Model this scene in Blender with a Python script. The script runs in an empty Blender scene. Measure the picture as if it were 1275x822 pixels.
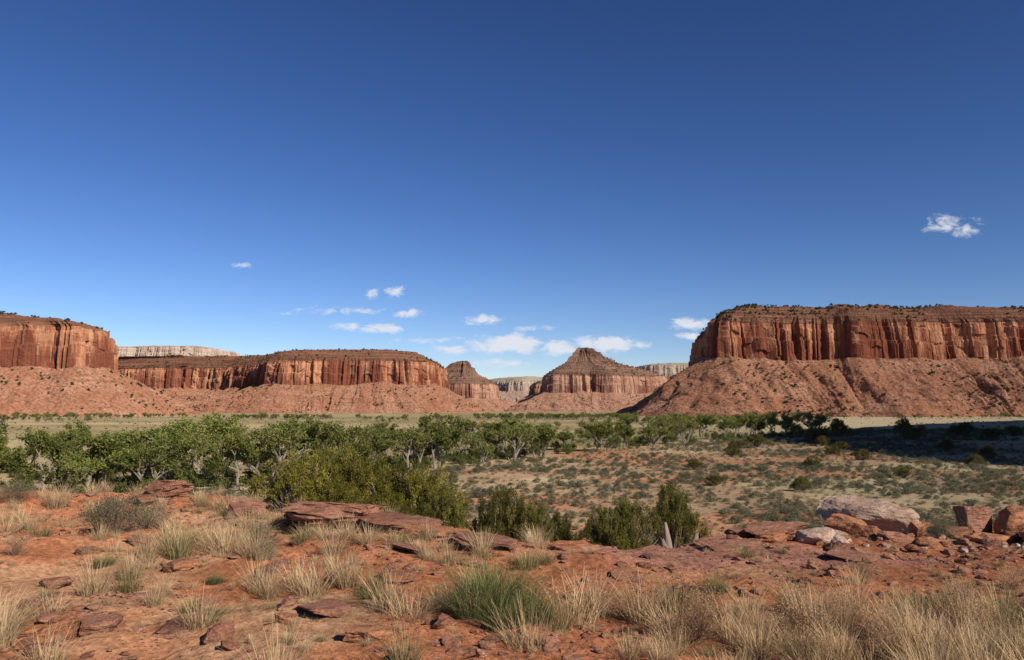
import bpy, bmesh, math, random
import numpy as np
from mathutils import Vector, Matrix, noise as mn
R=np.random.default_rng(11); random.seed(5)
sc=bpy.context.scene
sc.view_settings.view_transform='Standard'; sc.view_settings.look='None'; sc.view_settings.exposure=0

# ---------------------------------------------------------------- noise
def _h(ix,iy,s):
    n=(ix.astype(np.int64)*374761393+iy.astype(np.int64)*668265263+s*144269504)&0xffffffff
    n=((n^(n>>13))*1274126177)&0xffffffff
    n=n^(n>>16)
    return (n&0xffffff)/float(0xffffff)
def vn(x,y,s=0):
    x=np.asarray(x,float); y=np.asarray(y,float)
    ix=np.floor(x); iy=np.floor(y); fx=x-ix; fy=y-iy
    fx=fx*fx*fx*(fx*(fx*6-15)+10); fy=fy*fy*fy*(fy*(fy*6-15)+10)
    a=_h(ix,iy,s); b=_h(ix+1,iy,s); c=_h(ix,iy+1,s); d=_h(ix+1,iy+1,s)
    return (a*(1-fx)+b*fx)*(1-fy)+(c*(1-fx)+d*fx)*fy
def fbm(x,y,o=4,s=0,g=.5):
    t=0; a=1; w=0; x=np.asarray(x,float); y=np.asarray(y,float)
    for i in range(o):
        t=t+a*vn(x,y,s+i*17); w+=a; a*=g; x=x*2.03+11.3; y=y*2.03-7.1
    return t/w
def sm(a,b,x):
    t=np.clip((np.asarray(x,float)-a)/(b-a),0,1); return t*t*(3-2*t)

# ---------------------------------------------------------------- terrain
def yc(x):
    return np.interp(x,[-14,-5,-3.2,-1,0,2,3,7,12],[15.5,14.5,12.4,11.2,9.9,9.7,11,11.8,12.3])+1.3*(fbm(x*.7,x*0,3,3)-.5)
def H(x,y):
    x=np.asarray(x,float); y=np.asarray(y,float)
    s=y-yc(x)
    pl=.30*(fbm(x*.25+5,y*.25,2,1)-.5)+.20*(fbm(x*1.3,y*1.3,4,2)-.5)+.07*(fbm(x*6,y*6,3,8)-.5)
    pl=pl+.06*sm(-3,-8,x)*sm(7,13,y)-.10*sm(2,4,x)*sm(8,10,y)
    st=np.maximum(s,0)
    slope=pl-.28*sm(0,.45,s)-.215*st+.5*(fbm(x*.2,y*.2,4,9)-.5)*sm(0,6,s)
    fl=-10+1.5*(fbm(x*.03,y*.03,5,4)-.5)*sm(700,150,y)+4.0*np.exp(-((x-190)/80)**2-((y-250)/90)**2)
    k=2.0
    z=.5*(slope+fl+np.sqrt((slope-fl)**2+k))
    return np.where(s<=0,.5*(pl+fl+np.sqrt((pl-fl)**2+k)),z)

# ---------------------------------------------------------------- mesh helpers
def qmesh(name,V,Q,mats,col=None,mi=None,smooth=False,attrs=None,link=True):
    me=bpy.data.meshes.new(name)
    V=np.ascontiguousarray(V,dtype=np.float32); Q=np.ascontiguousarray(Q,dtype=np.int32)
    k=Q.shape[1]
    me.vertices.add(len(V)); me.vertices.foreach_set('co',V.ravel())
    me.loops.add(Q.size); me.loops.foreach_set('vertex_index',Q.ravel())
    me.polygons.add(len(Q)); me.polygons.foreach_set('loop_start',np.arange(0,Q.size,k,dtype=np.int32))
    for m in mats: me.materials.append(m)
    if mi is not None: me.polygons.foreach_set('material_index',np.asarray(mi,dtype=np.int32))
    me.polygons.foreach_set('use_smooth',np.full(len(Q),smooth))
    me.update(calc_edges=True); me.validate()
    if col is not None:
        a=me.attributes.new('Col','FLOAT_COLOR','POINT')
        c=np.ones((len(V),4),dtype=np.float32); c[:,:3]=col; a.data.foreach_set('color',c.ravel())
    if attrs:
        for n,v in attrs.items():
            a=me.attributes.new(n,'FLOAT','POINT'); a.data.foreach_set('value',np.asarray(v,dtype=np.float32))
    ob=bpy.data.objects.new(name,me)
    if link: sc.collection.objects.link(ob)
    return ob
class B:
    def __init__(s): s.V=[];s.Q=[];s.C=[];s.M=[];s.n=0
    def add(s,V,Q,c,m=0):
        V=np.asarray(V,float); Q=np.asarray(Q,int)
        s.V.append(V); s.Q.append(Q+s.n); s.n+=len(V)
        s.C.append(np.broadcast_to(np.asarray(c,float),(len(V),3))); s.M.append(np.full(len(Q),m))
    def obj(s,name,mats,**k):
        return qmesh(name,np.vstack(s.V),np.vstack(s.Q),mats,np.vstack(s.C),np.concatenate(s.M),**k)
def leaves(C,size,asp=.6,up=0.0):
    n=len(C); a=R.normal(size=(n,3)); a[:,2]+=up; a/=np.linalg.norm(a,axis=1)[:,None]
    b=np.cross(a,R.normal(size=(n,3))); b/=np.linalg.norm(b,axis=1)[:,None]+1e-9
    sz=(size*R.uniform(.6,1.4,n))[:,None]
    a=a*sz; b=b*sz*asp
    V=np.stack([C-a,C+b*.9,C+a,C-b*.9],1).reshape(-1,3)
    Q=np.arange(n*4).reshape(n,4)
    return V,Q
def tube(P,rad,n=7):
    P=np.asarray(P,float); m=len(P); V=[]
    for i in range(m):
        d=P[min(i+1,m-1)]-P[max(i-1,0)]; d/=np.linalg.norm(d)+1e-9
        r=np.array([1,0,0]) if abs(d[0])<.8 else np.array([0,1,0])
        a=np.cross(d,r); a/=np.linalg.norm(a); b=np.cross(d,a)
        for j in range(n):
            t=2*math.pi*j/n; V.append(P[i]+rad[i]*(a*math.cos(t)+b*math.sin(t)))
    Q=[[i*n+j,i*n+(j+1)%n,(i+1)*n+(j+1)%n,(i+1)*n+j] for i in range(m-1) for j in range(n)]
    return np.array(V),np.array(Q)

# ---------------------------------------------------------------- materials
def newmat(name):
    m=bpy.data.materials.new(name); m.use_nodes=True; nt=m.node_tree; nt.nodes.clear()
    o=nt.nodes.new('ShaderNodeOutputMaterial'); return m,nt,o
def N(nt,t,**k):
    n=nt.nodes.new(t)
    for a,v in k.items(): setattr(n,a,v)
    return n
def mixc(nt,f,a,b,bt='MIX'):
    n=N(nt,'ShaderNodeMix',data_type='RGBA',blend_type=bt)
    for i,v in ((0,f),(6,a),(7,b)):
        if hasattr(v,'is_output'): nt.links.new(v,n.inputs[i])
        elif isinstance(v,(tuple,list)): n.inputs[i].default_value=(*v,1)
        else: n.inputs[i].default_value=v
    return n.outputs[2]
def mth(nt,op,a,b=0,c=None,cl=False):
    n=N(nt,'ShaderNodeMath',operation=op,use_clamp=cl)
    for i,v in enumerate([a,b]+([c] if c is not None else [])):
        if hasattr(v,'is_output'): nt.links.new(v,n.inputs[i])
        else: n.inputs[i].default_value=v
    return n.outputs[0]
def ntex(nt,vec,scale,detail=4,rough=.55,dist=0):
    n=N(nt,'ShaderNodeTexNoise'); n.inputs['Scale'].default_value=scale
    n.inputs['Detail'].default_value=detail; n.inputs['Roughness'].default_value=rough; n.inputs['Distortion'].default_value=dist
    if vec is not None: nt.links.new(vec,n.inputs['Vector'])
    return n.outputs['Fac']
def mapr(nt,v,a,b,c=0,d=1):
    n=N(nt,'ShaderNodeMapRange',interpolation_type='SMOOTHSTEP'); nt.links.new(v,n.inputs[0])
    for i,x in enumerate((a,b,c,d)): n.inputs[i+1].default_value=x
    return n.outputs[0]
def vscale(nt,vec,s):
    n=N(nt,'ShaderNodeVectorMath',operation='MULTIPLY'); nt.links.new(vec,n.inputs[0]); n.inputs[1].default_value=s
    return n.outputs[0]
def plantmat(name,trans=.3,var=.35):
    m,nt,o=newmat(name)
    at=N(nt,'ShaderNodeAttribute',attribute_name='Col')
    oi=N(nt,'ShaderNodeObjectInfo')
    f=mth(nt,'MULTIPLY_ADD',oi.outputs['Random'],var,1-var/2)
    cb=N(nt,'ShaderNodeVectorMath',operation='SCALE'); nt.links.new(at.outputs['Color'],cb.inputs[0]); nt.links.new(f,cb.inputs['Scale'])
    d=N(nt,'ShaderNodeBsdfDiffuse'); t=N(nt,'ShaderNodeBsdfTranslucent'); mx=N(nt,'ShaderNodeMixShader'); mx.inputs[0].default_value=trans
    nt.links.new(cb.outputs[0],d.inputs[0]); nt.links.new(cb.outputs[0],t.inputs[0])
    nt.links.new(d.outputs[0],mx.inputs[1]); nt.links.new(t.outputs[0],mx.inputs[2]); nt.links.new(mx.outputs[0],o.inputs[0])
    return m
M_leaf=plantmat('foliage',.35,.45); M_grass=plantmat('dry_grass',.25,.3)
def barkmat():
    m,nt,o=newmat('bark'); at=N(nt,'ShaderNodeAttribute',attribute_name='Col')
    g=N(nt,'ShaderNodeNewGeometry'); n=ntex(nt,vscale(nt,g.outputs['Position'],(12,12,3)),1,4)
    c=mixc(nt,1,at.outputs['Color'],mixc(nt,n,(.45,.45,.45),(1.4,1.4,1.4)),'MULTIPLY')
    p=N(nt,'ShaderNodeBsdfPrincipled'); p.inputs['Roughness'].default_value=.95; nt.links.new(c,p.inputs['Base Color'])
    b=N(nt,'ShaderNodeBump'); b.inputs['Strength'].default_value=.6; b.inputs['Distance'].default_value=.03; nt.links.new(n,b.inputs['Height']); nt.links.new(b.outputs[0],p.inputs['Normal'])
    nt.links.new(p.outputs[0],o.inputs[0]); return m
M_bark=barkmat()
def groundmat():
    m,nt,o=newmat('desert_ground'); at=N(nt,'ShaderNodeAttribute',attribute_name='Col')
    g=N(nt,'ShaderNodeNewGeometry'); P=g.outputs['Position']
    n1=ntex(nt,P,1.1,5,.6); n2=ntex(nt,P,14,5,.7); n3=ntex(nt,P,.08,4,.6)
    c=mixc(nt,1,at.outputs['Color'],mixc(nt,mapr(nt,n1,.3,.7),(.72,.70,.69),(1.2,1.2,1.2)),'MULTIPLY')
    c=mixc(nt,1,c,mixc(nt,mapr(nt,n2,.3,.72),(.58,.56,.54),(1.3,1.32,1.34)),'MULTIPLY')
    c=mixc(nt,1,c,mixc(nt,mapr(nt,n3,.3,.7),(.82,.85,.85),(1.15,1.1,1.08)),'MULTIPLY')
    vo=N(nt,'ShaderNodeTexVoronoi'); vo.inputs['Scale'].default_value=22; nt.links.new(P,vo.inputs['Vector'])
    peb=mapr(nt,vo.outputs['Distance'],.12,.3,1,0)
    pm=mth(nt,'MULTIPLY',peb,mapr(nt,n1,.5,.62))
    c=mixc(nt,mth(nt,'MULTIPLY',pm,.55),c,(.27,.15,.105))
    p=N(nt,'ShaderNodeBsdfDiffuse'); p.inputs['Roughness'].default_value=1
    nt.links.new(c,p.inputs['Color'])
    h=mth(nt,'ADD',mth(nt,'MULTIPLY',n1,.12),mth(nt,'ADD',mth(nt,'MULTIPLY',n2,.045),mth(nt,'MULTIPLY',pm,.02)))
    b=N(nt,'ShaderNodeBump'); b.inputs['Strength'].default_value=1; b.inputs['Distance'].default_value=1; nt.links.new(h,b.inputs['Height']); nt.links.new(b.outputs[0],p.inputs['Normal'])
    nt.links.new(p.outputs[0],o.inputs[0]); return m
M_ground=groundmat()
def rockmat(name,ca,cb,cc):
    m,nt,o=newmat(name); g=N(nt,'ShaderNodeNewGeometry'); P=g.outputs['Position']
    n1=ntex(nt,P,2.5,5,.65); n2=ntex(nt,vscale(nt,P,(5,5,40)),1,4,.6,.3); n3=ntex(nt,P,45,4,.7)
    c=mixc(nt,mapr(nt,n1,.35,.65),ca,cb); c=mixc(nt,mapr(nt,n2,.48,.68),c,cc)
    c=mixc(nt,1,c,mixc(nt,mapr(nt,n3,.3,.7),(.62,.62,.62),(1.25,1.25,1.25)),'MULTIPLY')
    oi=N(nt,'ShaderNodeObjectInfo'); c=mixc(nt,1,c,mixc(nt,oi.outputs['Random'],(.85,.8,.77),(1.15,1.15,1.15)),'MULTIPLY')
    p=N(nt,'ShaderNodeBsdfPrincipled'); p.inputs['Roughness'].default_value=.95; p.inputs['Specular IOR Level'].default_value=.15; nt.links.new(c,p.inputs['Base Color'])
    h=mth(nt,'ADD',mth(nt,'MULTIPLY',n2,.03),mth(nt,'ADD',mth(nt,'MULTIPLY',n1,.05),mth(nt,'MULTIPLY',n3,.008)))
    b=N(nt,'ShaderNodeBump'); b.inputs['Strength'].default_value=1; b.inputs['Distance'].default_value=1; nt.links.new(h,b.inputs['Height']); nt.links.new(b.outputs[0],p.inputs['Normal'])
    nt.links.new(p.outputs[0],o.inputs[0]); return m
M_rock=rockmat('red_sandstone',(.29,.13,.08),(.38,.20,.13),(.18,.085,.055))
M_pale=rockmat('pale_sandstone',(.50,.35,.25),(.60,.46,.36),(.45,.28,.2))
M_orange=rockmat('orange_sandstone',(.42,.19,.095),(.34,.155,.08),(.2,.09,.06))

def mesamat(name,talA,talB,cliffA,cliffB,varn,capA,capB,sc_=1.0,green=(.07,.08,.04),bandw=.5,vth=.48,tb=.35):
    m,nt,o=newmat(name); g=N(nt,'ShaderNodeNewGeometry'); P=g.outputs['Position']
    z=N(nt,'ShaderNodeAttribute',attribute_name='zone').outputs['Fac']
    t1=ntex(nt,P,.02/sc_,5,.65); t2=ntex(nt,P,.25,4,.7)
    tal=mixc(nt,mapr(nt,t1,.35,.65),talA,talB)
    bandv=vscale(nt,P,(.006,.006,.12)); bn=ntex(nt,bandv,1,4,.6)
    tal=mixc(nt,mth(nt,'MULTIPLY',mth(nt,'MULTIPLY',mapr(nt,bn,.50,.64),mapr(nt,t1,.42,.58)),tb*1.6),tal,varn)
    tal=mixc(nt,1,tal,mixc(nt,mapr(nt,t2,.3,.7),(.60,.60,.60),(1.28,1.28,1.28)),'MULTIPLY')
    st=ntex(nt,vscale(nt,P,(.05/sc_,.05/sc_,.007/sc_)),1,5,.68,.2)
    st2=ntex(nt,vscale(nt,P,(.16,.16,.016)),1,4,.7)
    big=ntex(nt,vscale(nt,P,(.012,.012,.006)),1,3,.5)
    cl=mixc(nt,mapr(nt,st2,.35,.65),cliffA,cliffB)
    hz=mapr(nt,z,1.05,1.9,.03,-.03)
    vs=mth(nt,'ADD',mth(nt,'ADD',mth(nt,'MULTIPLY',st,.6),mth(nt,'MULTIPLY',big,.5)),hz)
    cl=mixc(nt,mth(nt,'MULTIPLY',mapr(nt,vs,vth,vth+.12),.90),cl,varn)
    cl=mixc(nt,mth(nt,'MULTIPLY',mapr(nt,bn,.53,.60),bandw*.5),cl,varn)
    cn=ntex(nt,vscale(nt,P,(.006,.006,.35)),1,4,.7)
    cap=mixc(nt,mapr(nt,cn,.38,.62),capA,capB)
    f1=mapr(nt,mth(nt,'ADD',z,mth(nt,'MULTIPLY',mth(nt,'SUBTRACT',t1,.5),.08)),.975,1.01)
    f2=mapr(nt,z,1.97,2.03)
    c=mixc(nt,f1,tal,cl); c=mixc(nt,f2,c,cap)
    vo=N(nt,'ShaderNodeTexVoronoi'); vo.inputs['Scale'].default_value=.16; nt.links.new(P,vo.inputs['Vector'])
    sp=mth(nt,'MULTIPLY',mapr(nt,vo.outputs['Distance'],.2,.34,1,0),mapr(nt,t1,.40,.56))
    flat=mth(nt,'SUBTRACT',1,mth(nt,'MULTIPLY',f1,mth(nt,'SUBTRACT',1,f2)))
    c=mixc(nt,mth(nt,'MULTIPLY',mth(nt,'MULTIPLY',sp,flat),.75),c,green)
    p=N(nt,'ShaderNodeBsdfDiffuse'); p.inputs['Roughness'].default_value=1; nt.links.new(c,p.inputs['Color'])
    h=mth(nt,'ADD',mth(nt,'MULTIPLY',mth(nt,'MULTIPLY',st2,f1),7),mth(nt,'ADD',mth(nt,'MULTIPLY',t2,4.5),mth(nt,'MULTIPLY',mth(nt,'MULTIPLY',cn,f2),3)))
    b=N(nt,'ShaderNodeBump'); b.inputs['Strength'].default_value=.9; b.inputs['Distance'].default_value=1; nt.links.new(h,b.inputs['Height']); nt.links.new(b.outputs[0],p.inputs['Normal'])
    nt.links.new(p.outputs[0],o.inputs[0]); return m
M_mesa=mesamat('mesa_near_rock',(.36,.165,.095),(.44,.235,.15),(.66,.37,.215),(.50,.20,.105),(.22,.068,.042),(.18,.078,.05),(.29,.15,.095))
M_mesaf=mesamat('mesa_far_hazed_rock',(.41,.215,.14),(.46,.27,.185),(.64,.43,.30),(.50,.26,.17),(.27,.11,.075),(.21,.11,.08),(.33,.20,.14),1.6)  # paler than the near rock: slight distance haze painted into the colours
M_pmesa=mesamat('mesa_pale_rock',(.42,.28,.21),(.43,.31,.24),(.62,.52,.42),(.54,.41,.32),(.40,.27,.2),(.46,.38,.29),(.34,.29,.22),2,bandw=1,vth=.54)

# ---------------------------------------------------------------- ground sheet
dt=.0138
tx=np.arange(-math.asinh(9000/7),math.asinh(9000/7),dt); gx=7*np.sinh(tx)
ty=np.arange(-math.asinh(400/5),math.asinh(11000/5),dt); gy=8+5*np.sinh(ty)
X,Y=np.meshgrid(gx,gy); Z=H(X,Y)
rowaz=[-.70,-.5,-.30,-.19,-.124,-.038,.063,.164,.265,.37,.5]; rowy=[112,112,113,130,141,166,200,240,275,300,300]
def roww(x,y): return np.interp(x/np.maximum(y,1),rowaz,rowy)
def groundcol(X,Y):
    n=fbm(X*.5,Y*.5,4,21); n2=fbm(X*.04,Y*.04,5,22); n3=fbm(X*.012,Y*.012,4,23)
    red=np.array([.41,.170,.088]); lit=np.array([.45,.31,.19]); pink=np.array([.37,.185,.135])
    sag=np.array([.34,.24,.15]); gras=np.array([.40,.33,.20]); fld=np.array([.28,.215,.12]); pale=np.array([.50,.42,.27])
    def mx(a,b,f): return a*(1-f[...,None])+b*f[...,None]
    near=mx(np.broadcast_to(red,X.shape+(3,)),lit,.5*sm(.50,.66,n))
    near=mx(near,pink,sm(.0,.6,1-((X-2.6)/2.6)**2-((Y-9)/1.2)**2))
    mid=mx(np.broadcast_to(sag,X.shape+(3,)),gras,sm(.42,.6,n2)); mid=mx(mid,red,.65*sm(.58,.66,fbm(X*.04+9,Y*.09,4,31)))
    far=mx(np.broadcast_to(fld,X.shape+(3,)),gras,.6*sm(.45,.62,n3))
    far=mx(far,np.array([.15,.155,.065]),.45*sm(.48,.62,fbm(X*.006,Y*.015,4,41)))
    far=mx(far,pale,sm(.18,.42,X/np.maximum(Y,1))*sm(300,420,Y)*.85)
    c=mx(near,mid,sm(30,62,Y)); c=mx(c,far,sm(-15,35,Y-roww(X,Y)-60*sm(.2,.5,X/np.maximum(Y,1)))*sm(60,100,Y))
    return c
nx,ny=len(gx),len(gy)
idx=np.arange(nx*ny).reshape(ny,nx)
Q=np.stack([idx[:-1,:-1],idx[:-1,1:],idx[1:,1:],idx[1:,:-1]],-1).reshape(-1,4)
qmesh('ground',np.stack([X,Y,Z],-1).reshape(-1,3),Q,[M_ground],groundcol(X,Y).reshape(-1,3),smooth=True)

# ---------------------------------------------------------------- scatter
def scatter(name,P,scl,tpl,idx=None,rot=None,sz=None):
    n=len(P)
    me=bpy.data.meshes.new(name); me.vertices.add(n); me.vertices.foreach_set('co',np.asarray(P,dtype=np.float32).ravel())
    rot=np.stack([R.normal(0,.06,n),R.normal(0,.06,n),R.uniform(0,6.283,n)],1) if rot is None else rot
    s=np.stack([scl,scl,scl*(R.uniform(.8,1.2,n) if sz is None else sz)],1)
    for nm,v in (('rot',rot),('scl',s)):
        a=me.attributes.new(nm,'FLOAT_VECTOR','POINT'); a.data.foreach_set('vector',np.asarray(v,dtype=np.float32).ravel())
    a=me.attributes.new('idx','INT','POINT'); a.data.foreach_set('value',(R.integers(0,len(tpl),n) if idx is None else np.asarray(idx)).astype(np.int32))
    ob=bpy.data.objects.new(name,me); sc.collection.objects.link(ob)
    col=bpy.data.collections.new(name+'_parts')
    for t in tpl:
        if t.name not in col.objects: col.objects.link(t)
    ng=bpy.data.node_groups.new(name+'_gn','GeometryNodeTree')
    ng.interface.new_socket('Geometry',in_out='INPUT',socket_type='NodeSocketGeometry'); ng.interface.new_socket('Geometry',in_out='OUTPUT',socket_type='NodeSocketGeometry')
    gi=ng.nodes.new('NodeGroupInput'); go=ng.nodes.new('NodeGroupOutput'); ip=ng.nodes.new('GeometryNodeInstanceOnPoints'); ci=ng.nodes.new('GeometryNodeCollectionInfo')
    ci.inputs['Collection'].default_value=col; ci.inputs['Separate Children'].default_value=True; ci.inputs['Reset Children'].default_value=True
    ip.inputs['Pick Instance'].default_value=True
    L=ng.links.new
    L(gi.outputs[0],ip.inputs['Points']); L(ci.outputs[0],ip.inputs['Instance'])
    for nm,ty,so in (('rot','FLOAT_VECTOR','Rotation'),('scl','FLOAT_VECTOR','Scale'),('idx','INT','Instance Index')):
        na=ng.nodes.new('GeometryNodeInputNamedAttribute'); na.data_type=ty; na.inputs[0].default_value=nm
        L([o for o in na.outputs if o.enabled and o.name=='Attribute'][0],ip.inputs[so])
    L(ip.outputs[0],go.inputs[0])
    md=ob.modifiers.new('scatter','NODES'); md.node_group=ng
    return ob

# templates -----------------------------------------------------
def grass_t(name,n,rad,h,lean,w,ca,cb,green=0):
    ph=R.uniform(0,6.283,n); r=rad*np.sqrt(R.uniform(0,1,n))
    root=np.stack([r*np.cos(ph),r*np.sin(ph),np.full(n,-.02)],1)
    ph2=ph+R.normal(0,.7,n); ln=lean*(.25+r/rad)*R.uniform(.4,1.5,n); L=h*R.uniform(.35,1.1,n)
    d=np.stack([np.cos(ph2),np.sin(ph2),np.zeros(n)],1); side=np.stack([-np.sin(ph2+R.normal(0,1,n)),np.cos(ph2),np.zeros(n)],1); side/=np.linalg.norm(side,axis=1)[:,None]
    S=5; rows=[]
    for k in range(S):
        t=k/(S-1)
        c=root+d*(L*ln*(t**1.5))[:,None]; c[:,2]+=L*(t-.35*ln*t*t)
        ww=w*(1-t*.85)
        rows+= [c-side*ww,c+side*ww]
    V=np.stack(rows,1).reshape(-1,3)
    base=np.arange(n)[:,None]*(2*S)
    Q=np.concatenate([base+np.array([[2*k,2*k+1,2*k+3,2*k+2]]) for k in range(S-1)],0)
    mixf=R.uniform(0,1,n); c=np.array(ca)[None]*(1-mixf[:,None])+np.array(cb)[None]*mixf[:,None]; c*=R.uniform(.6,1.15,n)[:,None]
    if green: gsel=R.uniform(0,1,n)<green; c[gsel]=np.array([.15,.18,.06])*R.uniform(.7,1.3,gsel.sum())[:,None]
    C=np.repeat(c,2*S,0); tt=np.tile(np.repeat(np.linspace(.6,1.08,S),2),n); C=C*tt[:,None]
    return qmesh(name,V,Q,[M_grass],C,link=False)
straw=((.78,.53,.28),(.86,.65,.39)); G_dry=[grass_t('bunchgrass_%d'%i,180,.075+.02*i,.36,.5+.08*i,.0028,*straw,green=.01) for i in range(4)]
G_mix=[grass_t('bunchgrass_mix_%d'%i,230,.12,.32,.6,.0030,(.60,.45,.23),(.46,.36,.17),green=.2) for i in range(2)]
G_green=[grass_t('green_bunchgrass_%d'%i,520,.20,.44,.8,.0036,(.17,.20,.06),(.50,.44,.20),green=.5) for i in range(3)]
def shrub_t(name,n,w,h,leaf,cols,twig=(.2,.14,.1),ntw=40,tw=.006,fill=.5):
    b=B()
    tips=[]
    for i in range(ntw):
        a=R.uniform(0,6.283); e=R.uniform(.25,1.35); l=R.uniform(.75,1.05)
        tip=np.array([math.cos(a)*math.cos(e)*w*.5*l,math.sin(a)*math.cos(e)*w*.5*l,h*l*math.sin(e)**.8])
        mid=tip*.5+R.normal(0,.05,3)*w; mid[2]=abs(mid[2])
        V,Q=tube([[0,0,-.02],mid,tip],[tw,tw*.7,tw*.35],3); b.add(V,Q,twig,1); tips+= [tip,tip*.75+mid*.25,mid*.5+tip*.5]
    tips=np.array(tips)
    k=R.integers(0,len(tips),n); C=tips[k]+R.normal(0,.06,(n,3))*np.array([w,w,h])*(1+fill)
    C[:,2]=np.abs(C[:,2])+.01
    V,Q=leaves(C,leaf,.5,.4)
    tint=R.uniform(0,1,len(tips))[k]; c=np.array(cols[0])[None]*(1-tint[:,None])+np.array(cols[1])[None]*tint[:,None]
    c*=R.uniform(.8,1.2,n)[:,None]
    b.add(V,Q,np.repeat(c,4,0),0)
    return b.obj(name,[M_leaf,M_bark],link=False)
sagec=((.14,.145,.085),(.235,.235,.145))
S_sage=[shrub_t('sagebrush_%d'%i,420,1.0,.5,.045,sagec) for i in range(3)]
S_sagen=[shrub_t('sagebrush_near_%d'%i,3000,1.0,.6,.014,((.20,.18,.10),(.32,.28,.17)),ntw=90,tw=.004) for i in range(2)]
S_dry=[shrub_t('dry_scrub_%d'%i,260,1.0,.45,.045,((.46,.37,.21),(.34,.26,.14))) for i in range(2)]
S_twig=[shrub_t('twiggy_brush_%d'%i,800,.6,.42,.009,((.42,.26,.12),(.52,.36,.19)),twig=(.36,.22,.13),ntw=150,tw=.0028) for i in range(2)]
S_blk=[shrub_t('pinyon_scrub_%d'%i,150,1.0,.8,.14,((.065,.08,.038),(.10,.115,.05)),ntw=8,tw=.03) for i in range(3)]

def rock_mesh(name,dim,mat,seed,sub=4,strata=0.0,nz=.06,link=True,cuts=14):
    bm=bmesh.new(); bmesh.ops.create_icosphere(bm,subdivisions=sub,radius=1)
    rr=random.Random(seed); pl=[]
    for i in range(cuts):
        v=Vector((rr.gauss(0,1),rr.gauss(0,1),rr.gauss(0,.8))).normalized(); pl.append((v,rr.uniform(.5,.82)))
    pl+=[(Vector((rr.gauss(0,.12),rr.gauss(0,.12),1)).normalized(),rr.uniform(.5,.7)),(Vector((0,0,-1)),.55)]
    off=Vector((seed*3.1,seed*1.7,0))
    for v in bm.verts:
        p=v.co.copy()*1.15
        for n,d in pl:
            k=p.dot(n)-d
            if k>0: p-=n*k*.96
        f=mn.fractal(p*1.6+off,.9,2.1,5)*nz*1.6
        p=p*(1+f)
        if strata:
            q=math.floor(p.z*7+mn.noise(p*1.4+off)*1.6); s1=mn.noise(Vector((q*3.7,seed,p.y*1.5))); s2=mn.noise(Vector((q*5.3,seed+9,p.x*1.5))); p.x*=1+strata*s1*2; p.y*=1+strata*s2*3
        v.co=Vector((p.x*dim[0]*.7,p.y*dim[1]*.7,p.z*dim[2]*.85))
    me=bpy.data.meshes.new(name); bm.to_mesh(me); bm.free(); me.materials.append(mat)
    ob=bpy.data.objects.new(name,me)
    if link: sc.collection.objects.link(ob)
    return ob
T_stone=[rock_mesh('stone_%d'%i,(1,.8+.1*i,.5),M_rock,40+i,3,link=False) for i in range(5)]
T_bould=[rock_mesh('talus_boulder_%d'%i,(1,.8,.75),M_mesa,60+i,2,link=False) for i in range(3)]

# ---------------------------------------------------------------- mesas
def cat(P,n):
    P=np.asarray(P,float); m=len(P); out=[]
    for i in range(m):
        a,b,c,d=P[i-1],P[i],P[(i+1)%m],P[(i+2)%m]
        for t in np.linspace(0,1,24,endpoint=False):
            cr=.5*(2*b+(c-a)*t+(2*a-5*b+4*c-d)*t*t+(3*b-a-3*c+d)*t**3)
            out.append(cr*.5+(b*(1-t)+c*t)*.5)
    out=np.array(out); sg=np.linalg.norm(np.roll(out,-1,0)-out,axis=1); s=np.concatenate([[0],np.cumsum(sg)]); o2=np.vstack([out,out[:1]])
    u=np.linspace(0,s[-1],n,endpoint=False)
    return np.stack([np.interp(u,s,o2[:,0]),np.interp(u,s,o2[:,1])],1),u,s[-1]
def smo(a,w):
    k=np.hanning(2*w+3)[1:-1]; k/=k.sum(); m=len(k); e=np.concatenate([a[-m:],a,a[:m]]); return np.stack([np.convolve(e[:,i],k,'same')[m:-m] for i in range(a.shape[1])],1)
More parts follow.
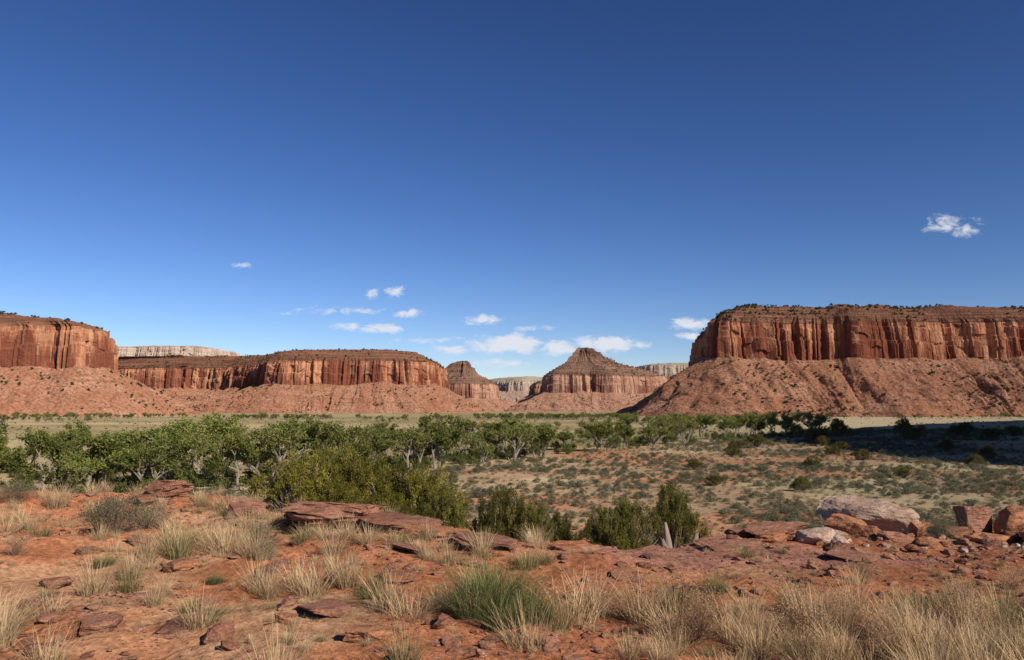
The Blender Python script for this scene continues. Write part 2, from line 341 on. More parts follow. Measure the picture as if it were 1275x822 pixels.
def mesa(name,outline,zb,zc,zt,cap,focus,run,mat,seed,n=1500,A=1.0,shr=700,ztv=4,capj=1.0):
    p,u,L=cat(outline,n)
    tg=np.roll(p,-1,0)-np.roll(p,1,0); tn=tg/np.linalg.norm(tg,axis=1)[:,None]
    area=np.sum(p[:,0]*np.roll(p[:,1],-1)-np.roll(p[:,0],-1)*p[:,1]); sg=1 if area>0 else -1
    def nrm(w):
        t=smo(tn,max(2,int(w/(L/n)))); q=np.stack([t[:,1],-t[:,0]],1)*sg; return q/np.linalg.norm(q,axis=1)[:,None]
    nr=nrm(10); nrt=nrm(75)
    qx,qy=p[:,0],p[:,1]
    def f1(w,s): return fbm(qx/w+s,qy/w-s,4,seed+s)-.5
    D=A*(34*f1(120,1)+24*f1(38,2)+11*f1(13,11))
    rid=np.abs(f1(20,3))*2; crack=A*7*sm(.10,.0,rid)
    notch=A*10*sm(.62,.70,fbm(qx/24,qy/24,2,seed+9))
    ZC=zc+.26*(zc-zb)*f1(140,5)+.16*(zc-zb)*f1(35,15); ZT=zt+ztv*2*f1(90,6)
    rows=[];zone=[]
    nt_=48
    pS=smo(p,max(2,int(14/(L/n))))
    for k in range(nt_):
        t=k/(nt_-1); e=math.sin(math.pi*min(1,t*.93+.05))
        base=p*t+pS*(1-t); nn=nrt*(1-t)+nr*t; nn/=np.linalg.norm(nn,axis=1)[:,None]
        off=run*((1-t)**1.12)*(1+.5*f1(170,7)+.4*f1(60,17))+2.0+D*t*.9
        P2=base+nn*off[:,None]
        g1=np.abs(fbm(qx/42+t*.5,qy/42,4,seed+20)-.5)*2; g2=fbm(P2[:,0]/18,P2[:,1]/18,4,seed+24)-.5
        sh=(g1*24+g2*16)*e*(run/120)
        z=zb-4+(ZC-zb+4)*t+(fbm(P2[:,0]/26,P2[:,1]/26,4,seed+30)-.5)*15*e
        led=1.3*math.sin(t*20)*e*sm(.45,.6,f1(50,12)+.5)
        P2=P2+nn*(sh+led)[:,None]
        rows.append(np.concatenate([P2,z[:,None]],1)); zone.append(np.full(n,t*.98))
    nc=36
    for k in range(nc):
        t=k/(nc-1)
        zz=ZC+(ZT-ZC)*t
        fl=(fbm(qx/14,qy/14+zz/120,4,seed+40)-.5)*7*A
        blk=(vn(qx/20+np.floor(zz/17+3*f1(50,13)),qy/20,seed+44)-.5)*7*A
        bench=-2.5*sm(.5,.54,t+.3*f1(60,14))-2*sm(.86,.9,t+.12*f1(40,15))-3*t
        off=D*(.9+.1*t)-crack*(1-.3*t)-notch*sm(-.2,.3,t)+fl+blk+bench
        rows.append(np.concatenate([p+nr*off[:,None],zz[:,None]],1)); zone.append(np.full(n,1.02+.94*t))
    rim=rows[-1][:,:2]; rimS=smo(rim,max(3,int(45/(L/n)))); fo=np.array(focus); ncp=44
    cf=[c[0] for c in cap]; cz=[c[1] for c in cap]
    for k in range(1,ncp):
        t=k/(ncp-1); f=cf[-1]*t**1.6
        bb=1-np.clip(f/.03,0,1); src=rim*bb+rimS*(1-bb)
        j=fbm(qx/45,qy/45+t*1.5,4,seed+50)-.5
        pos=src+(fo-src)*np.clip(f*(1+.35*j),0,1)[:,None]
        wgt=sm(0,.03,f)
        zz=ZT*(1-wgt)+wgt*zt+np.interp(f+.05*j*capj*f/(f+.05),cf,cz)+capj*5*(fbm(pos[:,0]/30,pos[:,1]/30,3,seed+55)-.5)*wgt
        q=6.0; fr=zz/q-np.floor(zz/q); zz=q*(np.floor(zz/q)+sm(.35,.75,fr))*.8+zz*.2
        rows.append(np.concatenate([pos,zz[:,None]],1)); zone.append(np.full(n,2.05+.9*t))
    V=np.vstack(rows); m=len(rows); ii=np.arange(m*n).reshape(m,n)
    a=ii[:-1];b=np.roll(ii,-1,1)[:-1];c=np.roll(ii,-1,1)[1:];d=ii[1:]
    Q=np.stack([a,b,c,d] if area>0 else [a,d,c,b],-1).reshape(-1,4)
    qmesh(name,V,Q,[mat],smooth=False,attrs={'zone':np.concatenate(zone)})
    if shr:
        VV=V.reshape(m,n,3)
        cand=VV[np.concatenate([np.arange(4,nt_-3)]+[np.arange(nt_+nc,m-3)]*2)].reshape(-1,3)
        cand=cand[cand[:,1]<np.median(p[:,1])+50]
        dn=fbm(cand[:,0]/60,cand[:,1]/60,3,seed+70); cand=cand[dn>.45]
        tb=VV[4:nt_-3].reshape(-1,3); tb=tb[tb[:,1]<np.median(p[:,1])+50]; TB.append(tb[R.integers(0,len(tb),int(shr*.5))])
        return cand[R.integers(0,len(cand),shr)]+R.normal(0,2,(shr,3))*np.array([1,1,0])
    return np.zeros((0,3))
SP=[];TB=[]
SP.append(mesa('sandstone_mesa',[(312,1280),(290,1175),(291,1134),(312,1131),(420,1150),(520,1128),(640,1158),(760,1140),(900,1160),(1150,1120),(1400,1300),(1350,2000),(700,2100),(380,1700)],-10,71,125,[(0,0),(.012,5),(.03,11),(.07,17),(.13,23),(.22,29),(.3,34),(.5,34),(.9,34)],(520,1400),128,M_mesa,101,n=2800,shr=3200))
SP.append(mesa('sandstone_mesa',[(-617,1112),(-602,1120),(-604,1215),(-640,1290),(-760,1500),(-1300,1900),(-1700,1500),(-1500,1050),(-1150,1080),(-900,1120),(-750,1100)],-10,60,116,[(0,0),(.02,7),(.06,12),(.2,20),(.35,31),(.6,36),(.9,36)],(-1100,1350),115,M_mesa,202,n=2400,shr=1500))
SP.append(mesa('sandstone_mesa',[(-200,2000),(-215,1930),(-245,1890),(-310,1875),(-420,1890),(-540,1880),(-620,1960),(-720,2120),(-900,2250),(-1300,2280),(-1700,2300),(-1700,3000),(-700,3000),(-230,2700)],-10,57,112,[(0,0),(.03,10),(.08,20),(.16,30),(.3,36),(.9,37)],(-480,2300),125,M_mesa,303,n=2800,shr=2200))
mesa('pale_mesa',[(-1170,3100),(-1300,3060),(-1600,3100),(-2100,3000),(-2200,3600),(-1250,3700)],40,190,236,[(0,0),(.1,6),(.3,10),(.9,12)],(-1500,3350),90,M_pmesa,404,n=1200,shr=0)
SP.append(mesa('sandstone_butte',[(-45,3050),(-80,2960),(-180,2920),(-300,2960),(-420,3050),(-400,3250),(-180,3300),(-60,3200)],-10,36,88,[(0,0),(.1,14),(.3,26),(.5,38),(.62,48),(.66,62),(.76,68),(.80,82),(.90,90),(1,92)],(-185,3060),140,M_mesaf,505,n=1300,shr=350,A=.7))
SP.append(mesa('sandstone_butte',[(88,2500),(96,2410),(150,2372),(230,2385),(300,2365),(370,2420),(450,2470),(530,2640),(460,2800),(200,2800),(105,2650)],-10,50,99,[(0,0),(.06,8),(.2,19),(.38,30),(.55,41),(.64,48),(.67,58),(.78,63),(.81,74),(.87,77),(.89,88),(.95,90),(1,91)],(222,2510),120,M_mesaf,606,n=1800,shr=600,A=.75))
mesa('pale_mesa',[(640,3850),(760,3800),(1000,3800),(1500,3900),(1500,4500),(800,4600),(620,4200)],-10,150,205,[(0,0),(.15,10),(.4,18),(.9,20)],(950,4150),150,M_pmesa,707,n=1100,shr=0)
mesa('pale_mesa',[(-80,4700),(60,4600),(180,4700),(330,4650),(600,4700),(600,5400),(0,5500),(-250,5100)],-10,100,155,[(0,0),(.05,10),(.15,22),(.4,34),(.9,36)],(180,5000),200,M_pmesa,808,n=1200,shr=0)
mesa('sandstone_mesa',[(100,3700),(200,3650),(330,3700),(500,3800),(500,4200),(120,4200)],-10,60,110,[(0,0),(.1,14),(.3,24),(.9,30)],(240,3850),150,M_mesaf,858,n=900,shr=0)
# mesa that stands outside the view on the right; its shadow reaches into the valley
mesa('sandstone_mesa',[(224,40),(208,90),(207,165),(224,215),(300,300),(400,420),(540,570),(640,640),(900,650),(1000,300),(800,40),(450,25)],-10,50,106,[(0,0),(.2,3),(.9,5)],(560,320),46,M_mesa,909,n=1200,shr=0,A=.5,ztv=2)
SP=np.vstack(SP); scatter('mesa_scrub',SP,R.uniform(2.0,5.0,len(SP)),S_blk)
TB=np.vstack(TB); scatter('talus_boulders',TB,1.2+5*R.uniform(0,1,len(TB))**4,T_bould)
# ---------------------------------------------------------------- cottonwoods
def cottonwood(name,seed):
    r=np.random.default_rng(seed); b=B(); clumps=[]
    bark=(.31,.26,.20)
    def grow(p,d,l,rad,dep):
        pts=[p]; q=p; dd=d
        for i in range(3):
            dd=dd+r.normal(0,.15,3); dd/=np.linalg.norm(dd); q=q+dd*l/3; pts.append(q)
        V,Q=tube(pts,np.linspace(rad,rad*.62,4),6 if dep<2 else 4); b.add(V,Q,bark,1)
        if dep>=2: clumps.append((pts[2],.5)); clumps.append((q,.62))
        if dep==3: return
        for i in range(3 if dep<2 else r.integers(2,4)):
            a=r.uniform(0,6.283); o=np.array([math.cos(a),math.sin(a),r.uniform(-.05,.8)])
            nd=dd*.8+o*r.uniform(.45,.9); nd/=np.linalg.norm(nd)
            grow([pts[2],q,q,q][i] if dep==0 else (q if i else pts[2]),nd,l*r.uniform(.6,.88),rad*.58,dep+1)
    ns=r.integers(1,4)
    for s in range(ns):
        a=r.uniform(0,6.283); base=np.array([math.cos(a)*.6*s,math.sin(a)*.6*s,-.3]); k=.14+.2*(ns>1); d=np.array([math.cos(a)*k,math.sin(a)*k,1.0]); d/=np.linalg.norm(d)
        grow(base,d,r.uniform(2.3,3.3),r.uniform(.14,.23),0)
    for s in range(int(r.uniform(0,4))):
        a=r.uniform(0,6.283); clumps.append((np.array([math.cos(a)*r.uniform(.4,2),math.sin(a)*r.uniform(.4,2),r.uniform(.5,1.8)]),.6))
    r.shuffle(clumps); clumps=clumps[:int(r.uniform(75,125))]
    zs=[c[0][2] for c in clumps]; zmax=max(zs)
    for c,cr in clumps:
        n=62; cr=cr*r.uniform(.55,1.2)
        C=c+r.normal(0,.5,(n,3))*cr*np.array([1.05,1.05,.85])
        V,Q=leaves(C,.115,.75)
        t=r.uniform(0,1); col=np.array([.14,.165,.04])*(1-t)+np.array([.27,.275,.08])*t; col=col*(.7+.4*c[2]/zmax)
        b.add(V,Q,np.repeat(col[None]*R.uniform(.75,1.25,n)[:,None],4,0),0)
    o=b.obj(name,[M_leaf,M_bark],link=False)
    return o.data,float(np.percentile([v.co.z for v in o.data.vertices],99.5))
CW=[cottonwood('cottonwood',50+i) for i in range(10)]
def plant(name,data,x,y,h,hw=1.0,dz=0):
    me,h0=data; o=bpy.data.objects.new(name,me); sc.collection.objects.link(o)
    s=h/h0; o.scale=(s*hw,s*hw,s); o.location=(x,y,float(H(x,y))+dz); o.rotation_euler=(0,0,random.uniform(0,6.28)); return o
hz=[9.0,9.2,9.1,10.0,9.8,9.0,8.6,8.4,9.2,9.8]
az=-.72
while az<.385:
    y0=float(np.interp(az,rowaz,rowy)); h=float(np.interp(az,[-.7,-.5,-.3,-.19,-.124,-.04,.06,.164,.265,.37],hz))
    for k in range(3):
        y=y0+[0,13,30][k]*(.6+y0/260)+random.uniform(-7,7); a=az+random.uniform(-.022,.022)
        hh=h*random.choice([.55,.7,.82,.9,1.0,1.08])*random.uniform(.95,1.05)
        if random.random()<.15: continue
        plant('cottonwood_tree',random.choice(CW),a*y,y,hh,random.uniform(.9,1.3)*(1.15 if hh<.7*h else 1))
    az+=random.uniform(.022,.040)*(120/y0)**.5
n=300; a=R.uniform(-.72,.39,n); y=np.interp(a,rowaz,rowy)+R.normal(16,12,n); x=a*y
S_wil=[shrub_t('willow_%d'%i,700,1.0,.8,.05,((.10,.125,.035),(.19,.21,.065)),ntw=30,tw=.012) for i in range(2)]
scatter('willow_thicket',np.stack([x,y,H(x,y)],1),R.uniform(1.2,3.4,n),S_wil)
def belt(u0,u1,y0,y1,n): 
    a=R.uniform((u0-637.5)/992,(u1-637.5)/992,n); y=R.uniform(y0,y1,n); return np.stack([a*y,y,np.full(n,-10.)],1)
DT=np.vstack([belt(20,170,850,930,60),belt(290,385,760,840,55),belt(385,415,800,860,12),belt(590,790,720,980,170),belt(180,290,900,1000,25),belt(440,560,620,760,18),belt(780,960,560,700,60),belt(0,130,600,700,16),belt(950,1275,820,900,30)])
bt=[]
for i,c in enumerate(CW[:4]):
    o=bpy.data.objects.new('distant_cottonwood_%d'%i,c[0]); bt.append(o)
scatter('distant_tree_belt',DT,R.uniform(.5,.95,len(DT)),bt)

# ---------------------------------------------------------------- junipers
def juniper(name,seed,ca,cb,nc=110):
    r=np.random.default_rng(seed); b=B()
    for i in range(nc):
        a=r.uniform(0,6.283); q=r.uniform(0,1)**.5*.95; rr=r.uniform(.62,1.02)
        lob=1+.2*math.sin(3*a+seed)+.12*math.sin(5*a+seed*2); topl=1+.16*math.sin(2*a+seed*3)*q*2
        c=np.array([math.cos(a)*q*.55*lob,math.sin(a)*q*.55*lob,.05+.9*math.sqrt(max(0,1-q**2.6))*rr*topl*r.uniform(.88,1.06)])
        V,Q=tube([[c[0]*.1,c[1]*.1,0],c*np.array([.5,.5,.45])+r.normal(0,.02,3),c],[.025,.014,.005],4); b.add(V,Q,(.22,.17,.13),1)
        ct=r.uniform(.6,1.15)
        for s in range(4):
            cc=c+r.normal(0,.038,3)*np.array([1,1,1.2])
            n=70; C=cc+r.normal(0,.020,(n,3))*np.array([1,1,1.6])
            V,Q=leaves(C,.0105,.6,.5); t=r.uniform(0,1); col=(np.array(ca)*(1-t)+np.array(cb)*t)*ct*r.uniform(.85,1.15)
            b.add(V,Q,np.repeat(col[None]*R.uniform(.75,1.25,n)[:,None],4,0),0)
    o=b.obj(name,[M_leaf,M_bark],link=False); return o.data,float(np.percentile([v.co.z for v in o.data.vertices],97))
JY=[juniper('juniper_y%d'%i,300+i,(.17,.155,.03),(.33,.285,.06)) for i in range(4)]
JG=[juniper('juniper_g%d'%i,320+i,(.10,.105,.027),(.25,.22,.055)) for i in range(3)]
def jun(x,y,zt,w,kind,nm='juniper_bush'):
    g=float(H(x,y)); h=zt-g; o=plant(nm,random.choice(kind),x,y,h); s=w/1.15; o.scale=(s,s,o.scale[2]); return o
for x,y,zt,w,k in [(-5.1,19.5,.40,2.3,JY),(-4.3,20.5,.45,2.2,JY),(-3.5,20,.20,2.2,JY),(-2.7,19.5,.05,2.1,JY),(-2.0,19.8,0,1.9,JY),(-5.9,20.3,-.10,1.6,JY),(-1.5,18.5,-.35,1.5,JG),(-2.9,18.2,-.35,1.7,JY),(-3.9,18.4,-.15,1.6,JY),(-2.1,17.6,-.5,1.3,JG),(-.3,18.5,-.35,1.5,JG),(.35,18.2,-.55,1.3,JG),(.95,18.8,-.85,1.3,JG),(2.2,18.0,-.62,1.3,JG),(2.7,18.3,-.5,1.2,JG),(3.85,19.2,-.30,1.4,JG),(1.6,17.8,-1.05,1.0,JG)]:
    jun(x,y,zt,w,k)
for x,y,h,w in [(70,230,3.5,7),(92,245,3.5,6),(97,255,4.5,7),(88,228,2.6,5),(120,240,4.5,7),(128,232,4,6),(136,228,3,6),(128,262,6,6),(108,200,2.6,4),(86,210,2.2,4),(60,215,2.6,5),(74,170,2,4),(92,160,2.2,3.5),(56,150,1.8,3.5),(34,150,1.8,3.5),(104,176,2.5,4),(40,112,1.8,3),(148,262,4,6),(116,285,6,8),(150,240,3,5),(52,190,2,4),(78,196,2.3,4),(64,132,1.6,3),(30,120,1.5,3),(112,150,2,3.4)]:
    o=plant('juniper_tree',random.choice(JG),x,y,h); s=w/1.15; o.scale=(s,s,o.scale[2])

# ---------------------------------------------------------------- mid-ground scrub
def rnd(n,y0,y1,pw=1.4,spread=.74):
    y=(y0**(1/pw)+(y1**(1/pw)-y0**(1/pw))*R.uniform(0,1,n))**pw; x=R.uniform(-1,1,n)*(spread*y+4); return x,y
x,y=rnd(34000,20,420,1.2)
k=((y<roww(x,y)-2)|(x/y>.34))&(fbm(x*.06,y*.06,3,61)+R.uniform(-.2,.2,len(x))>.48); x,y=x[k],y[k]
scatter('sagebrush_scrub',np.stack([x,y,H(x,y)-.03],1),(.4+1.2*R.uniform(0,1,len(x))**2)*(.8+y/400),S_sage)
x,y=rnd(15000,22,450,1.2); k=((y<roww(x,y)-2)|(x/y>.34)); x,y=x[k],y[k]
scatter('dry_grass_scrub',np.stack([x,y,H(x,y)-.03],1),R.uniform(.3,1.0,len(x))*(.8+y/400),S_dry)
x,y=rnd(3500,150,1000,1.3); k=(y>roww(x,y)+50)&(fbm(x*.01,y*.02,3,62)>.5); x,y=x[k],y[k]
scatter('field_scrub',np.stack([x,y,H(x,y)-.03],1),R.uniform(.8,2.0,len(x)),S_sage+S_dry)

# ---------------------------------------------------------------- foreground grass
def near(n,y0,y1,sp=.78):
    y=R.uniform(y0,y1,n); x=R.uniform(-1,1,n)*(sp*y+.8); return x,y
x,y=near(2800,4.2,15)
on=y<yc(x)+1
pat=fbm(x*.55,y*.7,3,71)
dens=sm(.54,.68,pat)*.36+.012
dens=dens+.7*sm(.6,1.6,x)*sm(6.9,6.1,y)+.28*sm(-2.6,-4,x)*sm(10,12,y)
dens=dens*(1-.95*sm(.3,.8,x)*sm(7.0,7.6,y)*sm(7.5,6.5,x))
k=on&(R.uniform(0,1,len(x))<dens); x,y=x[k],y[k]
ex=[(-.95,6.3,1.1),(-.75,6.0,.9),(.45,6.1,1.25),(.62,6.4,1.2),(1.0,6.2,1.1),(1.3,6.4,1),(.30,5.9,.9),(-.42,6.2,.8),(-2.1,7.1,1.0),(-1.9,7.3,1.1),(-1.7,7,1.),(-1.45,7.2,1.05),(-1.2,7,.9),(-1.6,7.4,.9),(-2.3,7.4,.9),(-3.75,5.9,1.25),(-3.55,5.7,1.1),(-3.9,6.2,1.1),(-3.3,9.4,1.1),(-3.6,9.8,1.2),(-3.9,9.5,1.2),(-4.2,10,1.1),(-2.9,9.2,1),(-2.6,10.4,.9),(-4.6,12.8,1.2),(-5.0,13,1.1),(-4.3,12.5,1.1),(-7.6,13.5,1.2),(.35,8.3,.7),(.1,8.5,.6),(-1.9,8.6,.6),(2.4,8.4,.6)]
x=np.concatenate([x,[e[0] for e in ex]]); y=np.concatenate([y,[e[1] for e in ex]]); s=np.concatenate([R.uniform(.3,1.05,len(x)-len(ex)),[e[2] for e in ex]])
gi=np.where(R.uniform(0,1,len(x))<.12,R.integers(4,6,len(x)),R.integers(0,4,len(x)))
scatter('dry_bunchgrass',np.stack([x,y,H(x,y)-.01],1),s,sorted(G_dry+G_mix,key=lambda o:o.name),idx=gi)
ex=[(-.26,6.0,.85),(.05,6.15,.75),(-.08,5.8,.75),(-.15,6.25,.95),(.17,5.95,.6),(-1.15,6.7,.4),(1.75,7,.4),(3.1,6.3,.6),(-2.9,8,.35),(-2.35,6.5,.3),(-2.6,6.6,.28),(3.7,6.0,.7),(-1.3,9.9,.4),(-4.4,8.8,.45)]
P=np.array([(a,b,float(H(a,b))-.01) for a,b,c in ex]); scatter('green_bunchgrass',P,np.array([e[2] for e in ex]),G_green)
x,y=near(110,4.8,6.6); k=x>.9; x,y=x[k],y[k]
x=np.concatenate([x,[-5.5,-1.6,3.2,4.4]]);y=np.concatenate([y,[9,8.2,7.4,7.2]])
scatter('twiggy_brush',np.stack([x,y,H(x,y)-.01],1),R.uniform(.35,.85,len(x)),S_twig)
ex=[(-5.2,10.6,.85),(-4.9,10.9,.7),(-5.5,11,.6),(-3.2,10.2,.5),(5.6,10.6,.5),(5.9,11,.55),(6.9,10.4,.5),(-6.9,9.6,.5),(-7.6,11,.6),(-3.7,14.2,.6),(-2.7,8.9,.35),(-6.4,12.9,.5),(-8.2,13.4,.6),(4.1,12.6,.7),(1.1,11.4,.5),(6.6,12.2,.8)]
P=np.array([(a,b,float(H(a,b))-.02) for a,b,c in ex]); scatter('sagebrush_clump',P,np.array([e[2] for e in ex]),S_sagen)
x,y=near(1800,4.3,15); k=(y<yc(x)+.5)&(fbm(x*.9,y*.9,3,77)>.48); x,y=x[k],y[k]
scatter('grass_litter',np.stack([x,y,H(x,y)-.01],1),R.uniform(.1,.3,len(x)),sorted(G_dry+G_mix,key=lambda o:o.name))
# ---------------------------------------------------------------- stones
x,y=near(9000,4.2,15); k=(y<yc(x)+1.5)&(fbm(x*.6,y*.6,3,81)+R.uniform(-.15,.15,len(x))>.5); x,y=x[k],y[k]
s=.018+.10*R.uniform(0,1,len(x))**5+.02*R.uniform(0,1,len(x)); n=len(x)
scatter('gravel_stones',np.stack([x,y,H(x,y)+s*.1],1),s,T_stone,rot=np.stack([R.normal(0,.2,n),R.normal(0,.2,n),R.uniform(0,6.28,n)],1))
rid=[0]
def rock(x,y,dim,mat=M_rock,rz=0,tilt=(0,0),dz=0,strata=.06,name='sandstone_rock',sub=5,nz=.07):
    if name=='sandstone_boulder': strata=.02
    rid[0]+=1; o=rock_mesh(name,dim,mat,rid[0]*7+3,sub,strata,nz)
    o.location=(x,y,float(H(x,y))+dz+dim[2]*.25); o.rotation_euler=(tilt[0],tilt[1],rz); return o
rock(-2.35,11.1,(1.3,.6,.26),strata=.13,rz=-.05,tilt=(-.03,.03),dz=.12,name='sandstone_slab')
rock(-1.55,10.9,(1.25,.55,.22),strata=.13,rz=-.12,tilt=(-.03,.09),dz=.06,name='sandstone_slab')
rock(-2.1,10.95,(1.0,.5,.16),strata=.1,rz=.1,dz=-.04,name='sandstone_slab')
rock(-2.85,11.4,(.5,.4,.2),strata=.1,rz=.5,dz=.02)
rock(-1.0,10.4,(.6,.4,.12),M_orange,rz=.3,dz=0,name='sandstone_slab')
rock(-.55,10.0,(.5,.4,.12),rz=-.3,name='sandstone_slab')
rock(-5.95,13.9,(.75,.5,.24),strata=.12,rz=.1,tilt=(0,-.06),dz=.12,name='sandstone_slab'); rock(-6.0,13.75,(.6,.45,.16),rz=.5)
rock(-4.2,12.9,(.5,.35,.2),rz=.5,tilt=(0,.2)); rock(-4.0,12.2,(.5,.4,.22),rz=-.4,tilt=(.1,.3)); rock(-3.75,11.9,(.3,.25,.18),rz=.9)
rock(5.0,11.3,(.95,.7,.44),M_pale,rz=-.2,tilt=(-.1,.16),dz=.12,name='sandstone_boulder')
rock(5.35,10.95,(.46,.36,.28),M_orange,rz=.5,tilt=(.2,.3),dz=.05,name='sandstone_boulder')
rock(4.5,11.0,(.5,.42,.28),M_orange,rz=.3,tilt=(0,.15),name='sandstone_boulder')
rock(4.2,10.6,(.48,.38,.16),M_pale,rz=-.5,tilt=(0,.1),name='sandstone_slab')
rock(3.85,10.2,(.42,.34,.22),M_pale,rz=.2,name='sandstone_boulder'); rock(3.4,10.5,(.6,.42,.17),M_rock,rz=.1,tilt=(.05,-.1),dz=.04,name='sandstone_slab')
rock(3.3,10.2,(.36,.28,.12),M_orange,rz=.8); rock(3.05,10.6,(.36,.28,.1),M_rock,rz=.2); rock(3.6,10.8,(.4,.3,.2),M_rock,rz=1.2,tilt=(.1,.2))
rock(4.9,10.45,(.45,.32,.14),M_rock,rz=-.2,tilt=(0,.1)); rock(5.3,10.3,(.4,.28,.12),M_orange,rz=.4); rock(4.65,10.75,(.34,.26,.2),M_orange,rz=2.4,tilt=(.2,.1))
rock(6.25,11.0,(.44,.36,.42),M_rock,rz=.3,tilt=(.1,.1),dz=.04,name='sandstone_boulder'); rock(6.62,10.8,(.3,.34,.4),M_orange,rz=.9,tilt=(0,.25),dz=.03,name='sandstone_boulder')
rock(6.1,10.4,(.6,.4,.16),M_orange,rz=.1,tilt=(0,.12),name='sandstone_slab'); rock(6.6,10.3,(.36,.28,.16),M_rock,rz=.7); rock(5.8,10.7,(.36,.3,.16),M_rock,rz=.2)
for i in range(80):
    x=random.gauss(4.5,.9) if i%3 else random.gauss(6.3,.4); y=random.uniform(9.5,10.9); s=random.uniform(.06,.22)
    rock(x,y,(s,s*.8,s*.55),random.choice([M_rock,M_orange,M_pale,M_rock]),rz=random.uniform(0,6),tilt=(random.uniform(-.3,.3),random.uniform(-.3,.3)),sub=3,name='sandstone_rubble')
for x,y,d in [(-3.25,5.75,(.34,.26,.16)),(-3.0,5.95,(.26,.2,.12)),(-3.4,6.2,(.22,.2,.12)),(-2.05,5.75,(.22,.2,.16)),(-.95,5.45,(.26,.2,.1)),(-1.6,5.85,(.16,.14,.08)),(2.4,5.55,(.14,.12,.12)),(-3.9,6.7,(.3,.2,.12)),(-2.6,6.9,(.2,.16,.07)),(-4.3,7.7,(.3,.24,.1)),(-2.35,7.9,(.45,.3,.08)),(-.4,8.3,(.3,.2,.06)),(-3.5,8.5,(.3,.26,.12)),(1.6,8.9,(.6,.35,.05)),(3.6,8.6,(.7,.4,.05)),(-4.9,9.4,(.3,.2,.1)),(-1.75,6.4,(.2,.13,.07)),(-2.8,12.4,(.4,.3,.16)),(-7.1,12.1,(.4,.3,.14)),(.6,9.3,(.45,.3,.06)),(-1.4,6.2,(.42,.28,.06)),(-2.5,6.1,(.5,.34,.07)),(-3.2,7.2,(.55,.35,.07)),(-1.0,7.7,(.5,.3,.06)),(-.2,9.2,(.7,.4,.06)),(-4.6,10.2,(.5,.3,.1)),(-1.2,9.2,(.5,.32,.07)),(2.6,9.4,(.8,.45,.06)),(1.1,7.8,(.45,.3,.05))]:
    rock(x,y,d,random.choice([M_rock,M_rock,M_orange]),rz=random.uniform(0,6),tilt=(random.uniform(-.1,.1),random.uniform(-.1,.1)),sub=4)
# ---------------------------------------------------------------- dead stumps
def stump(x,y,h,lean,col):
    b=B(); r=random.Random(int(x*100))
    for k in range(3):
        a=k*2.1+r.uniform(-.4,.4); th=h*(1 if k==0 else r.uniform(.45,.7)); top=np.array([lean*h+.22*h*math.cos(a)*(k>0),.14*math.sin(a)*h,th])
        P=[np.array([.04*math.cos(a),.04*math.sin(a),-.1])]+[top*t+np.array([r.uniform(-.02,.02),r.uniform(-.02,.02),0]) for t in (.2,.4,.6,.8)]+[top]
        V,Q=tube(P,[.10,.08,.07,.06,.045,.02],9); b.add(V,Q,np.array(col)*r.uniform(.8,1.1),0)
    o=b.obj('dead_juniper_stump',[M_bark],smooth=True); o.location=(x,y,float(H(x,y)))
stump(.16,11.3,.5,.15,(.36,.29,.23)); stump(2.5,12.7,.7,-.15,(.30,.23,.18)); stump(2.75,12.6,.5,.25,(.30,.22,.17))

# ---------------------------------------------------------------- sun, sky
el=math.radians(32); S=Vector((.70*math.cos(el),-.71*math.cos(el),math.sin(el))).normalized()
sun=bpy.data.lights.new('sun','SUN'); sun.energy=5.0; sun.angle=math.radians(.53); sun.color=(1,.90,.76)
so=bpy.data.objects.new('sun',sun); sc.collection.objects.link(so); so.rotation_euler=S.to_track_quat('Z','Y').to_euler()
w=bpy.data.worlds.new('World'); sc.world=w; w.use_nodes=True; nt=w.node_tree; nt.nodes.clear()
o=N(nt,'ShaderNodeOutputWorld'); bg=N(nt,'ShaderNodeBackground'); bg.inputs[1].default_value=.1; nt.links.new(bg.outputs[0],o.inputs[0])
sk=N(nt,'ShaderNodeTexSky',sky_type='NISHITA'); sk.sun_disc=False; sk.sun_elevation=el; sk.sun_rotation=math.atan2(S.x,S.y); sk.altitude=1600; sk.air_density=1.0; sk.dust_density=.55; sk.ozone_density=3.0
hs=N(nt,'ShaderNodeHueSaturation'); hs.inputs['Saturation'].default_value=1.12; nt.links.new(sk.outputs[0],hs.inputs['Color'])
gm=N(nt,'ShaderNodeGamma'); gm.inputs[1].default_value=1.38; nt.links.new(vscale(nt,hs.outputs[0],(.1,.1,.1)),gm.inputs[0])
skc=vscale(nt,gm.outputs[0],(13.6,11.5,12.2))
tc=N(nt,'ShaderNodeTexCoord'); sp=N(nt,'ShaderNodeSeparateXYZ'); nt.links.new(tc.outputs['Generated'],sp.inputs[0])
yy=mth(nt,'MAXIMUM',sp.outputs[1],.05)
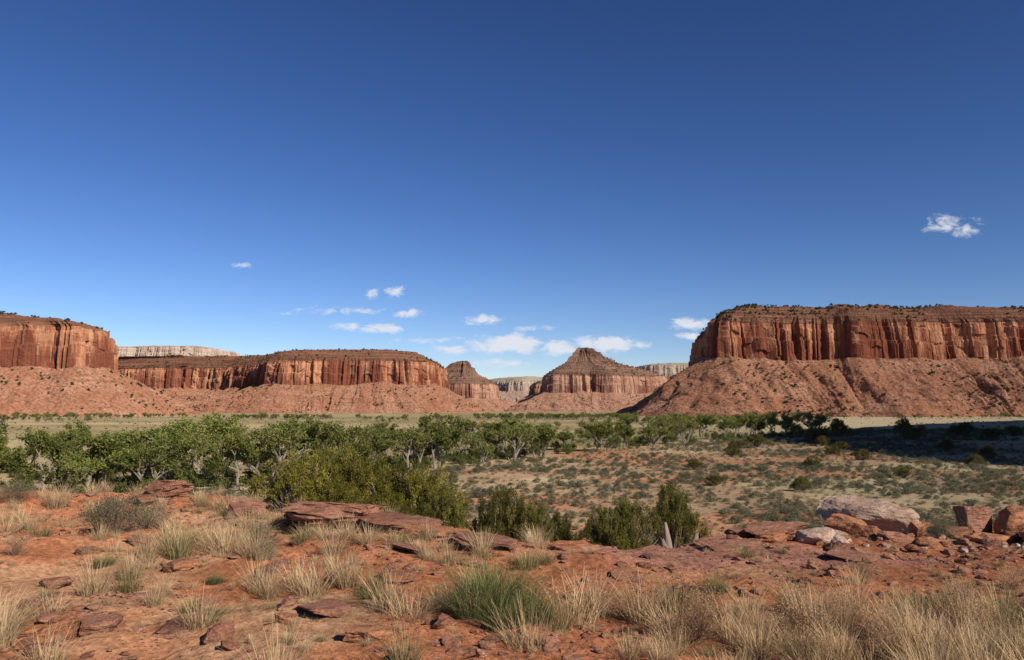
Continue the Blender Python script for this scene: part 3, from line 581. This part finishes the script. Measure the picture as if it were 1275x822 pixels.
cv=N(nt,'ShaderNodeCombineXYZ'); nt.links.new(mth(nt,'DIVIDE',sp.outputs[0],yy),cv.inputs[0]); nt.links.new(mth(nt,'DIVIDE',sp.outputs[2],yy),cv.inputs[1])
acc=None
for a,e,ra,re,am in [(.562,.232,.050,.020,.9),(-.340,.181,.024,.006,.8),(-.177,.143,.013,.011,.95),(-.149,.146,.016,.012,1.),(-.29,.119,.016,.006,.75),(-.128,.119,.038,.008,1.0),(-.207,.102,.036,.008,.95),(-.165,.100,.050,.009,1.1),(-.038,.110,.036,.010,1.0),(-.078,.072,.034,.010,1.0),(-.003,.080,.068,.017,1.4),(.058,.075,.040,.014,1.25),(.120,.080,.060,.014,1.35),(.227,.106,.038,.012,1.2),(.232,.090,.038,.008,1.0),(-.02,.056,.08,.009,.85),(-.21,.122,.12,.009,.66),(-.1,.085,.08,.008,.75),(.03,.1,.05,.006,.7)]:
    v=N(nt,'ShaderNodeVectorMath',operation='SUBTRACT'); nt.links.new(cv.outputs[0],v.inputs[0]); v.inputs[1].default_value=(a,e,0)
    v2=vscale(nt,v.outputs[0],(1/ra/1.35,1/re/1.35,0)); l=N(nt,'ShaderNodeVectorMath',operation='LENGTH'); nt.links.new(v2,l.inputs[0])
    q=mapr(nt,l.outputs['Value'],1.0,.0,0,am)
    acc=q if acc is None else mth(nt,'MAXIMUM',acc,q)
nz=ntex(nt,vscale(nt,cv.outputs[0],(1,2.0,1)),42,6,.66,.5)
den=mth(nt,'ADD',acc,mth(nt,'MULTIPLY',mth(nt,'SUBTRACT',nz,.5),2.4))
den=mth(nt,'MULTIPLY',mapr(nt,den,.38,1.2),mapr(nt,acc,.02,.3))
nt.links.new(mixc(nt,mth(nt,'MULTIPLY',den,.9),skc,(7.8,8.0,8.6)),bg.inputs[0])
# ---------------------------------------------------------------- camera
cam=bpy.data.cameras.new('camera'); co=bpy.data.objects.new('camera',cam); sc.collection.objects.link(co); sc.camera=co
cam.lens=28; cam.sensor_width=36; cam.clip_end=30000; cam.clip_start=.05
co.location=(0,0,1.65); co.rotation_euler=(math.radians(90+5.58),0,0)
